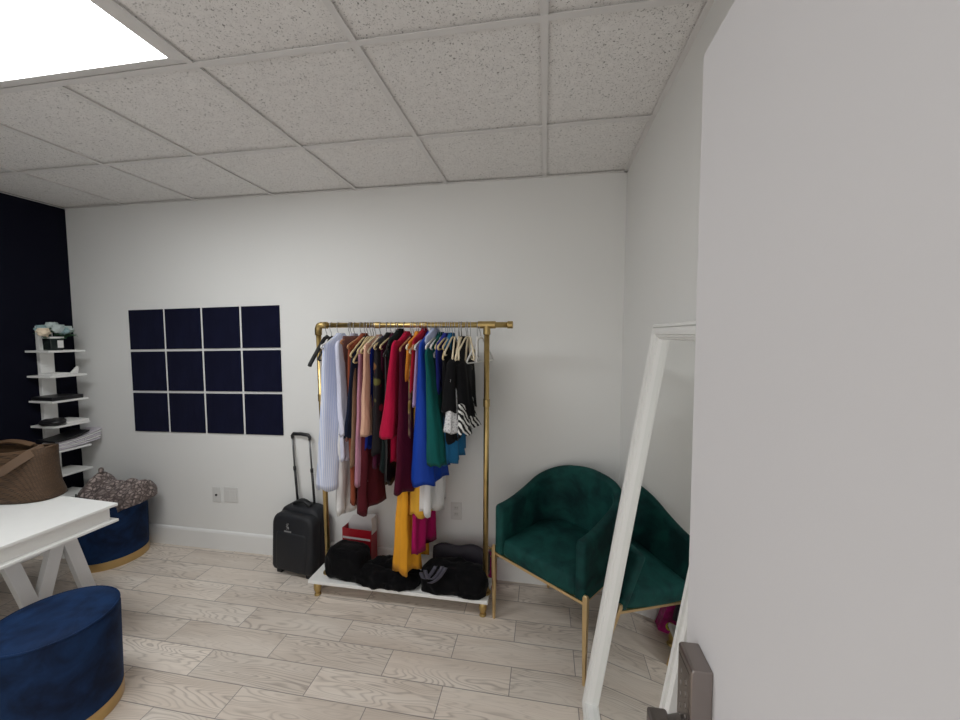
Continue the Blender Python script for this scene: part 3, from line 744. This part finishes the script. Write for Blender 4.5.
# kind, label words, material, (xt,xh,bt,bh,zt,zh,yn), options, sleeve list, hanger material
GS = [
 ('camisole', 'cream camisole at the left end of the clothes rail', 'cloth_cream', (-1.257, -1.246, .014, .020, 1.474, 1.245, 1.98), dict(amp=.3), [], 'hanger_black'),
 ('shirt_dress', 'long pale blue striped shirt dress hanging beside the left post', 'print_stripe', (-1.212, -1.250, .028, .062, 1.548, .717, 1.94), dict(amp=.4, hem=.012, k=4), [], 'hanger_white'),
 ('shirt', 'lavender white shirt with long sleeve next to the striped shirt dress', 'cloth_lavender', (-1.140, -1.140, .022, .028, 1.547, .874, 1.99), {}, [('cloth_lavender', (-1.128, -1.117, .018, .026, 1.572, 1.039, 1.925), dict(yf=2.04, amp=.2))], 'hanger_white'),
 ('maxi_dress', 'long plain white dress behind the lavender shirt', 'cloth_white', (-1.150, -1.172, .018, .036, 1.519, .544, 2.0), dict(amp=.4), [], 'hanger_white'),
 ('trousers', 'mauve trousers folded flat over a hanger near the left post', 'cloth_mauve', (-1.108, -1.112, .014, .024, 1.598, 1.006, 1.965), dict(top='flat', yf=2.29, amp=.15), [], 'hanger_wood'),
 ('rust_dress', 'rust red dress hanging between the mauve trousers and navy jacket', 'cloth_rust', (-1.066, -1.076, .026, .024, 1.548, .636, 1.96), {}, [], 'hanger_wood'),
 ('jacket', 'dark navy jacket left of the tan wrap dress', 'cloth_navy', (-1.040, -1.080, .018, .030, 1.50, 1.03, 1.93), dict(amp=.2), [], 'hanger_gold'),
 ('wrap_dress', 'tan brown wrap dress between navy jacket and peach blazer', 'cloth_tan', (-1.036, -1.072, .013, .026, 1.466, .856, 1.945), dict(amp=.25), [], 'hanger_gold'),
 ('pink_dress', 'dusty pink dress with slanted hem below the peach blazer', 'cloth_pink', (-1.005, -1.026, .020, .036, 1.521, .780, 1.955), dict(slant=.03), [], 'hanger_gold'),
 ('chiffon_dress', 'dark burgundy chiffon dress with diagonal hem low on the left', 'cloth_chiffon', (-.990, -1.022, .024, .066, 1.521, .665, 1.965), dict(slant=.085, hem=.012), [], 'hanger_gold'),
 ('blazer', 'peach beige blazer with long straight sleeve', 'cloth_peach', (-.976, -.978, .022, .026, 1.540, 1.10, 1.975), dict(amp=.15), [('cloth_peach', (-.958, -.987, .014, .028, 1.560, 1.045, 1.92), dict(yf=2.03, amp=.12, hem=.002))], 'hanger_cream'),
 ('blue_blouse', 'royal blue blouse peeking out right of the peach blazer sleeve', 'cloth_royalbit', (-.945, -.972, .016, .020, 1.522, .964, 1.955), {}, [], 'hanger_cream'),
 ('floral_dress', 'black dress with red and olive flowers, left of centre', 'print_floral', (-.904, -.930, .034, .042, 1.552, .938, 1.945), dict(amp=.3), [], 'hanger_gold'),
 ('plum_dress', 'dark plum dress behind the black floral dress', 'cloth_plum', (-.878, -.932, .020, .034, 1.549, .860, 1.965), {}, [], 'hanger_gold'),
 ('velvet_dress', 'black dress with dark green collar left of the crimson blazer', 'cloth_greenblack', (-.835, -.878, .022, .030, 1.575, .842, 1.955), {}, [], 'hanger_black'),
 ('satin_dress', 'shiny black satin dress with bunched hem under the crimson blazer', 'satin_black', (-.850, -.868, .016, .028, 1.50, .777, 1.945), dict(amp=.5, hem=.015), [], 'hanger_black'),
 ('blazer', 'crimson red blazer with wide sleeve, brightest on the rail', 'cloth_crimson', (-.798, -.832, .026, .034, 1.560, .890, 1.975), dict(amp=.2), [('cloth_crimson', (-.785, -.843, .016, .045, 1.575, 1.046, 1.895), dict(yf=2.02, amp=.12, hem=.002))], 'hanger_white'),
 ('evening_dress', 'long burgundy evening dress right of the crimson blazer', 'cloth_burgundy', (-.756, -.768, .028, .048, 1.534, .735, 1.92), dict(amp=.3), [], 'hanger_wood'),
 ('mustard_dress', 'very long mustard yellow chiffon dress reaching the bottom board', 'cloth_mustard', (-.765, -.805, .016, .070, 1.50, .222, 2.01), dict(hem=.016, amp=.4, flare=1.3), [], 'hanger_cream'),
 ('orange_blouse', 'bright orange blouse showing near the middle of the rail', 'cloth_orange', (-.722, -.738, .021, .018, 1.560, 1.30, 1.945), {}, [], 'hanger_cream'),
 ('sequin_dress', 'gold and olive patterned dress beside the orange blouse', 'print_multi', (-.722, -.742, .014, .016, 1.523, 1.03, 1.965), {}, [], 'hanger_cream'),
 ('red_top', 'small red top between the orange blouse and lilac blouse', 'cloth_red', (-.690, -.706, .019, .020, 1.577, 1.296, 1.95), {}, [], 'hanger_wood'),
 ('lilac_blouse', 'lilac blouse left of the royal blue dress', 'cloth_lilac', (-.676, -.695, .018, .022, 1.545, 1.22, 1.945), {}, [], 'hanger_white'),
 ('peplum_dress', 'yellow dress with ruffled hem below the royal blue dress', 'cloth_yellow', (-.700, -.712, .018, .056, 1.50, .575, 2.01), dict(hem=.016, amp=.4), [], 'hanger_white'),
 ('raspberry_dress', 'long raspberry dress right of the mustard dress', 'cloth_raspberry', (-.690, -.722, .016, .042, 1.50, .335, 2.03), {}, [], 'hanger_white'),
 ('royal_dress', 'royal blue satin dress flaring in the middle of the rack', 'satin_royal', (-.646, -.648, .022, .084, 1.557, .79, 1.915), dict(amp=.22, hem=.010, flare=.8, sway=.006), [], 'hanger_white'),
 ('collared_shirt', 'pale blue and white collared shirt above the royal blue dress', 'cloth_bluewhite', (-.628, -.632, .018, .020, 1.588, 1.40, 1.965), {}, [], 'hanger_white'),
 ('white_blouse', 'white blouse with wavy hem right of the yellow ruffled dress', 'cloth_white', (-.628, -.640, .016, .044, 1.50, .60, 1.985), dict(hem=.018, amp=.45), [], 'hanger_white'),
 ('blazer', 'teal green blazer with long sleeve over the royal blue dress', 'cloth_teal', (-.594, -.572, .018, .034, 1.555, .965, 1.975), dict(amp=.2), [('cloth_teal', (-.607, -.552, .015, .050, 1.535, .909, 1.90), dict(yf=2.03, amp=.15, hem=.006))], 'hanger_gold'),
 ('cobalt_top', 'dark cobalt blue top just right of the teal blazer', 'cloth_cobalt', (-.562, -.560, .015, .020, 1.551, 1.285, 1.95), {}, [], 'hanger_gold'),
 ('turquoise_blouse', 'turquoise blue blouse showing below the black jacket', 'cloth_turquoise', (-.528, -.505, .018, .036, 1.551, .900, 1.965), {}, [], 'hanger_gold'),
 ('jacket', 'black jacket right of the teal blazer', 'cloth_black', (-.524, -.507, .026, .048, 1.515, 1.027, 1.945), dict(amp=.2), [], 'hanger_cream'),
 ('lace_skirt', 'white lace skirt showing under black bell sleeves', 'print_lace', (-.474, -.470, .026, .050, 1.40, 1.091, 1.90), dict(top='taper', hem=.006, yf=2.2), [], 'hanger_cream'),
 ('bell_sleeve_top', 'black top with bell sleeves at the right end of the clothes', 'cloth_black', (-.460, -.450, .046, .046, 1.470, 1.17, 1.945), dict(amp=.3), [('cloth_black', (-.474, -.478, .030, .046, 1.478, 1.205, 1.90), dict(yf=2.0, amp=.25)), ('cloth_black', (-.440, -.420, .026, .038, 1.470, 1.17, 1.92), dict(yf=2.05, amp=.25))], 'hanger_cream'),
 ('zebra_skirt', 'black and white zebra print ruffled skirt, rightmost of the clothes', 'print_zebra', (-.425, -.416, .022, .040, 1.26, 1.090, 1.895), dict(top='taper', hem=.014, hk=8, amp=.5, yf=2.2), [], 'hanger_cream'),
]
HCOL = dict(hanger_black='black', hanger_cream='cream', hanger_white='white', hanger_gold='pale gold', hanger_wood='brown')
hx_used = []
for gi, (kind, label, mt, P, op, sl, hm) in enumerate(GS):
    bm = B(); cloth_tube(bm, *P, **{**dict(seed=gi * 1.37), **op})
    g = obj(kind, bm, mt, smooth=True)
    local(g, ((P[0]), RY, P[4]))
    tag(g, label, kind.replace('_', ' ').split()[-1], GN)
    for si, (sm, SP, sop) in enumerate(sl):
        bm = B(); cloth_tube(bm, *SP, **{**dict(seed=gi * 1.37 + .7 + si, top='taper'), **sop})
        s = obj('sleeve', bm, sm, smooth=True)
        s.data.transform(Matrix.Translation(-g.location)); s.parent = g
    hx_ = P[0]
    while any(abs(hx_ - q) < .011 for q in hx_used): hx_ += .011
    hx_used.append(hx_)
    short = label
    flat = op.get('top') in ('flat',)
    half = min(.19, 2.13 - P[6] + .0) if op.get('top') != 'taper' else .17
    hanger(hx_, hm, f'{HCOL[hm]} hanger holding the {label}', half=half * .97, drop=max(.05, 1.596 - P[4]) * .95 if not flat else .02)
# collars that stand up above the shoulders
# bare hangers at the right end, and the black one at the left
for x, mt, yaw, lb_ in ((-.540, 'hanger_gold', .10, 'pale gold hanger tilted in front of the cobalt blue top'), (-.50, 'hanger_cream', .16, 'cream hanger slanting above the black jacket'), (-.478, 'hanger_cream', .22, 'cream hanger, first of the bare ones above the lace skirt'),
                        (-.463, 'hanger_cream', .05, 'cream hanger crossing the black bell sleeve top'), (-.432, 'hanger_cream', -.12, 'cream hanger angled right above the bell sleeve top'), (-.412, 'hanger_cream', .3, 'cream hanger, rightmost of the cream ones')):
    hanger(x, mt, lb_, half=.185, drop=.10, thick=.005, yaw=yaw)
hanger(-1.288, 'hanger_black', 'black hanger at the far left end of the clothes rail', half=.185, drop=.15, thick=.011, bottom=False, yaw=.02)
hanger(-.372, 'hanger_white', 'empty white plastic hanger at the right end of the rail', half=.17, drop=.11, thick=.006, yaw=.15)
hanger(-.352, 'hanger_white', 'last white plastic hanger next to the right brass post', half=.15, drop=.12, thick=.005, yaw=-.35)

# ------------------------------------------------------------------ things on the bottom board
fabric('pile_black', (.0035, .0035, .0042), .95, .05, .2, .8, .08); fabric('pile_plum', (.022, .018, .028), .6, .1, .2, .5, .4); fabric('strap_grey', (.045, .042, .062), .5, .1, .1, .3, .4)
def pile(name, label, cat, parts, mt='pile_black'):
    bm = B()
    for c, r, amp, fq, sd, rot, pw in parts: blob(bm, c, r, amp, fq, sd, 5, pw, BZ + .0015, rot)
    o = obj(name, bm, mt, smooth=True); local(o, (parts[0][0][0], parts[0][0][1], BZ)); return tag(o, label, cat)
pile('folded_velvet_dress', 'black folded velvet dress stacked at the left end of the rack board', 'clothes', [((-1.195, 2.13, .195), (.128, .088, .098), .10, 11, 1, -.05, .45)])
pile('black_dress', 'black dress heaped in the middle of the rack board', 'clothes', [((-1.00, 2.10, .145), (.16, .085, .062), .22, 11, 3, -.1, .8), ((-.83, 2.095, .135), (.12, .08, .055), .22, 12, 9, .1, .8), ((-.90, 2.15, .165), (.15, .06, .07), .22, 12, 12, 0, .8)])
b_ = pile('soft_bag', 'black soft bag with grey straps on the right half of the rack board', 'bag', [((-.555, 2.12, .17), (.155, .095, .09), .15, 10, 5, .0, .6), ((-.405, 2.10, .17), (.10, .08, .088), .15, 10, 7, .1, .6)])
for s0 in (((-.67, 2.012, .20), (-.65, 2.005, .12), (-.585, 2.016, .245)), ((-.645, 2.008, .22), (-.615, 2.0, .11), (-.545, 2.014, .25)), ((-.62, 2.005, .15), (-.57, 1.998, .16), (-.525, 2.012, .245))):
    bm = B(); p0, p1, p2 = (Vector(q) + Vector((-.012, .004, .042)) for q in s0)
    pts = [(p0 * (1 - q) ** 2 + p1 * 2 * q * (1 - q) * 1.0 + p2 * q * q) for q in [i / 10 for i in range(11)]]
    rows = []
    for p in pts: rows.append([p + Vector((-.011, -.004, 0)), p + Vector((.011, -.004, 0)), p + Vector((.011, .003, 0)), p + Vector((-.011, .003, 0))])
    rings_loft(bm, rows); s = obj('strap', bm, 'strap_grey', smooth=True); s.data.transform(Matrix.Translation(-b_.location)); s.parent = b_
bm = B(); bx(bm, -.145, .145, -.06, .06, 0, .012)
bmesh.ops.subdivide_edges(bm, edges=bm.edges[:], cuts=5, use_grid_fill=True)
for v in bm.verts: v.co.z += .015 * math.sin(v.co.x * 12) + noise.noise(v.co * 9) * .012 
rings = []
for i in range(15):
    q = i / 14; x = -.18 + .36 * q; e = .25 + .75 * math.sin(PI * (.1 + .8 * q)) ** .4
    rings.append([Vector((x, math.cos(a) * .055 * e, .072 + math.sin(a) * .075 * e + .008 * math.sin(q * 11))) for a in [2 * PI * k / 24 for k in range(24)]])
bm.free(); bm = B(); rings_loft(bm, rings)
o = obj('garment_bag', bm, 'pile_plum', smooth=True); o.location = (-.50, 2.262, .12); o.location.z = BZ + .003; 
o.scale = (1, .6, 1.25)
tag(o, 'dark plum rolled garment bag behind the black bag on the rack board', 'bag')
plain('box_red', (.33, .006, .016), .4, bs=0); plain('box_white', (.66, .64, .645), .5, bs=0); plain('box_pink', (.38, .01, .16), .45, bs=0, var=.5, scale=30); plain('label_lime', (.55, .55, .05), .5, bs=0)
t = thing('gift_bag', 'red and white paper gift bag standing behind the folded black dress', 'gift bag', (-1.20, 2.292, 0), math.radians(-4))
def tray(bm, hw, hd, z0, z1, th=.003):
    rings_loft(bm, [[(sx * w, sy * d, z) for sx, sy in ((-1, -1), (1, -1), (1, 1), (-1, 1))] for w, d, z in ((hw, hd, z0), (hw, hd, z1), (hw - th, hd - th, z1), (hw - th, hd - th, z0 + th))])
bm = B(); tray(bm, .105, .04, 0, .33); obj('lower_half', bm, 'box_red', t, bevel=.001)
bm = B(); rings_loft(bm, [[(x, y, z) for x, z in ((-.104, .27), (.104, .27), (.104, .405), (.095, .415), (-.068, .385), (-.104, .335))] for y in (.030, .035)]); obj('back_flap', bm, 'box_white', t)
bm = B(); rings_loft(bm, [[(x, y, z) for x, z in ((.1052, .30), (.1068, .30), (.1068, .41), (.1052, .41))] for y in (-.03, .036)]); obj('side_flap', bm, 'box_white', t)
bm = B(); bx(bm, -.10, .10, -.0425, -.0395, .262, .274); obj('white_band', bm, 'box_white', t)
# pink package and wire hangers behind the chair
t = thing('pink_package', 'magenta printed package standing behind the green chair by the rack', 'package', (-.372, 2.335, 0), math.radians(0))
bm = B(); bx(bm, -.085, .085, -.035, .035, 0, .20); obj('carton', bm, 'box_pink', t, bevel=.004)
bm = B(); tube(bm, [(.03, -.034, .05), (.03, -.037, .05)], .026, 24); obj('round_label', bm, 'label_lime', t)
bm = B(); tube(bm, [(.03, -.036, .05), (.03, -.0385, .05)], .015, 20); obj('label_centre', bm, 'black_plastic', t)
for k, (x, z) in enumerate(((-.318, .30), (-.306, .315), (-.294, .29))):
    t2 = thing('wire_hanger', ['brass wire hanger, leftmost of three propped on the pink package', 'brass wire hanger, middle of three propped on the pink package', 'brass wire hanger, rightmost of three propped on the pink package'][k], 'hanger', (x, 2.28, .2), .1 * k, 'wire hangers on the pink package')
    bm = B(); tube(bm, [(-.045, 0, .115 - .02 * k), (0, .012, .062), (.05, .02, .01), (.052, .03, .004), (-.04, .03, .004), (-.045, 0, .115 - .02 * k)], .0025, 6); obj('wire_loop', bm, 'brass', t2, smooth=True)

# ------------------------------------------------------------------ green velvet chair
e1 = Vector((.803, -.597, 0)); CH0 = Vector((-.022, 1.889, 0))
t = thing('accent_chair', 'dark green velvet barrel accent chair with gold legs in the corner', 'chair', CH0, math.atan2(e1.y, e1.x))
HWID, YDEP, RC, TH = .283, .488, .185, .055
UP = []                   # outline of the shell in plan: arm, rounded corner, back, rounded corner, arm
for i in range(13): UP.append((-HWID, (YDEP - RC) * i / 12))
for i in range(1, 15): a = PI - PI / 2 * i / 14; UP.append((-HWID + RC + RC * math.cos(a), YDEP - RC + RC * math.sin(a)))
for i in range(1, 9): UP.append((-HWID + RC + 2 * (HWID - RC) * i / 9, YDEP + .012 * math.sin(PI * i / 9)))
UP += [(-x, y) for x, y in UP[:27][::-1]]
UL = [0]
for a, b in zip(UP, UP[1:]): UL.append(UL[-1] + math.hypot(b[0] - a[0], b[1] - a[1]))
def upath(q):
    s = q * UL[-1]; k = 0
    while k < len(UL) - 2 and UL[k + 1] < s: k += 1
    f = (s - UL[k]) / (UL[k + 1] - UL[k]); p = Vector((*UP[k], 0)).lerp(Vector((*UP[k + 1], 0)), f)
    a = Vector((*UP[max(k - 1, 0)], 0)); b = Vector((*UP[min(k + 2, len(UP) - 1)], 0)); d = (b - a).normalized()
    return p, Vector((d.y, -d.x, 0))
def topz(q):
    s = max(0, min(1, (1 - abs(q - .5) * 2 - .02) / .96)); s = s * s * (3 - 2 * s)
    return .675 + .150 * s
bm = B(); rings = []; M = 72
for i in range(M + 1):
    q = i / M; p, n = upath(q); zt = topz(q); z0 = .392
    e = 1.0
    flare = .006 * math.sin(PI * q)
    prof = [(0, z0), (0, z0 + .06), (-flare * .6, z0 + (zt - z0) * .6), (-flare, zt - TH * .5)]
    prof += [(-flare + TH / 2 - TH / 2 * math.cos(a), zt - TH * .5 + TH * .5 * math.sin(a)) for a in [PI * k / 8 for k in range(1, 8)]]
    prof += [(TH - flare, zt - TH * .5), (TH - flare * .6, z0 + (zt - z0) * .6), (TH, z0 + .06), (TH, z0)]
    rings.append([p + n * a + Vector((0, 0, z)) for a, z in prof])
# rounded arm fronts
def front_cap(rg, dy, k):
    c = sum(rg, Vector()) / len(rg)
    return [Vector((c.x + (v.x - c.x) * k, v.y + dy, c.z + (v.z - c.z) * (1 - (1 - k) * .12))) for v in rg]
pre = [front_cap(rings[0], -.022, .45), front_cap(rings[0], -.018, .8), front_cap(rings[0], -.008, .96)]
post = [front_cap(rings[-1], -.008, .96), front_cap(rings[-1], -.018, .8), front_cap(rings[-1], -.022, .45)]
rings_loft(bm, pre + rings + post); obj('backrest', bm, 'green_velvet', t, smooth=True)
# seat cushion
def seat_outline(ins, front):
    pts = []
    for i in range(49):
        p, n = upath(i / 48); pts.append(p + n * ins)
    pts = [Vector((p.x, max(p.y, front), 0)) for p in pts]
    for i in range(1, 16): 
        u = i / 16; pts.append(Vector((pts[48].x + (pts[0].x - pts[48].x) * u, front - .012 * math.sin(PI * u), 0)))
    return pts
bm = B(); rings = []
so = seat_outline(.043, -.010); cen = Vector((0, .22, 0))
for k, z, dy in ((.985, .392, 0), (1, .41, 0), (1, .44, -.002), (.99, .460, 0), (.965, .472, 0), (.90, .4785, 0), (.7, .484, 0), (.4, .488, 0), (.1, .489, 0)):
    rings.append([cen + (p - cen) * k + Vector((0, 0, z)) for p in so])
rings_loft(bm, rings); obj('seat', bm, 'green_velvet', t, smooth=True)
# gold frame
bm = B()
bar(bm, (-HWID + .005, -.012, .386), (HWID - .005, -.012, .386), .014, .014, (0, 0, 1))
bar(bm, (-HWID + .010, -.012, .386), (-HWID + .010, .40, .386), .014, .014, (0, 0, 1)); bar(bm, (HWID - .010, -.012, .386), (HWID - .010, .40, .386), .014, .014, (0, 0, 1))
bar(bm, (-HWID + .010, .39, .386), (HWID - .010, .39, .386), .014, .014, (0, 0, 1))
obj('seat_frame', bm, 'gold_leg', t)
for x, y, zt in ((-HWID - .005, -.018, .432), (HWID + .005, -.018, .432), (-HWID * .82, .42, .40), (HWID * .82, .42, .40)):
    bm = B(); s = 1 if x > 0 else -1
    rings_loft(bm, [[(x + sx * w, y + sy * w * .8, z) for sx, sy in ((-1, -1), (1, -1), (1, 1), (-1, 1))] for z, w in ((0, .007), (.2, .0105), (.36, .0125), (zt - .012, .0125), (zt, .008))])
    obj('leg', bm, 'gold_leg', t, bevel=.002)

# ------------------------------------------------------------------ leaning mirror
MA = math.atan2(.243, 1.63); ML = 1.668; MW = .735
t = thing('floor_mirror', 'tall white framed floor mirror leaning on the right wall', 'mirror', (.176, 1.622, 0))
up = Vector((math.sin(MA), 0, math.cos(MA))); nr_ = Vector((-math.cos(MA), 0, math.sin(MA))); wd = Vector((0, -1, 0))
def mp(a, b, h): return wd * a + up * b + nr_ * h      # a across, b up, h towards the room (0 = front plane)
t.location = (.176, 1.622, 0)
fp_ = [(0, -.040), (0, -.008), (.003, -.004), (.012, -.003), (.0135, -.013), (.0165, -.013), (.018, 0), (.030, 0), (.040, -.004), (.041, -.012), (.0435, -.012), (.0445, -.008), (.049, -.012), (.0495, -.020), (.053, -.020), (.057, -.034), (.057, -.040)]
bm = B()
rings = []
for ca, cb, sa, sb in ((0, 0, 1, 1), (MW, 0, -1, 1), (MW, ML, -1, -1), (0, ML, 1, -1)):
    rings.append([mp(ca + sa * w, cb + sb * w, h) for w, h in fp_])
R = [[bm.verts.new(p) for p in r] for r in rings]
for k in range(4):
    a, b2 = R[k], R[(k + 1) % 4]; n = len(a)
    for i in range(n):
        j = (i + 1) % n; bm.faces.new((a[i], a[j], b2[j], b2[i]))
obj('frame', bm, 'white_gloss', t)
bm = B(); vs = [bm.verts.new(mp(a, b, h)) for h in (-.034, -.037) for a, b in ((.05, .05), (MW - .05, .05), (MW - .05, ML - .05), (.05, ML - .05))]
for f in ((0, 1, 2, 3), (7, 6, 5, 4), (0, 4, 5, 1), (1, 5, 6, 2), (2, 6, 7, 3), (3, 7, 4, 0)): bm.faces.new([vs[i] for i in f])
obj('glass', bm, 'mirror_silver', t)
bm = B(); vs = [bm.verts.new(mp(a, b, h)) for h in (-.0372, -.040) for a, b in ((.01, .01), (MW - .01, .01), (MW - .01, ML - .01), (.01, ML - .01))]
for f in ((0, 1, 2, 3), (7, 6, 5, 4), (0, 4, 5, 1), (1, 5, 6, 2), (2, 6, 7, 3), (3, 7, 4, 0)): bm.faces.new([vs[i] for i in f])
obj('backing', bm, 'card_backing', t)

# ------------------------------------------------------------------ light: the troffer lights the room; a plain bright world adds fill through the widened near opening
wd_ = bpy.data.worlds.new('world'); scn.world = wd_; wd_.use_nodes = True
bg = wd_.node_tree.nodes['Background']; bg.inputs[0].default_value = (1, .985, .96, 1); bg.inputs[1].default_value = .95

# ------------------------------------------------------------------ camera
cam = bpy.data.cameras.new('camera'); co = bpy.data.objects.new('camera', cam); C.objects.link(co)
cam.sensor_fit = 'HORIZONTAL'; cam.sensor_width = 36; cam.lens = 381.02 / 960 * 36; cam.clip_start = .02
rt = Vector((0.98595, 0.16702, 0.00171)); upv = Vector((-0.012796, 0.065325, 0.997782)); fw = Vector((-0.166543, 0.983786, -0.066544))
m3 = Matrix((rt, upv, -fw)).transposed()
co.matrix_world = Matrix.Translation((0, 0, 1.6069)) @ m3.to_4x4()
scn.camera = co
vs_ = scn.view_settings
scn.display_settings.display_device = 'sRGB'
vs_.view_transform = 'Standard'; vs_.look = 'None'; vs_.gamma = 1; vs_.use_curve_mapping = False
vs_.exposure = 0.28
scn.cycles.diffuse_bounces = 8; scn.cycles.max_bounces = 14
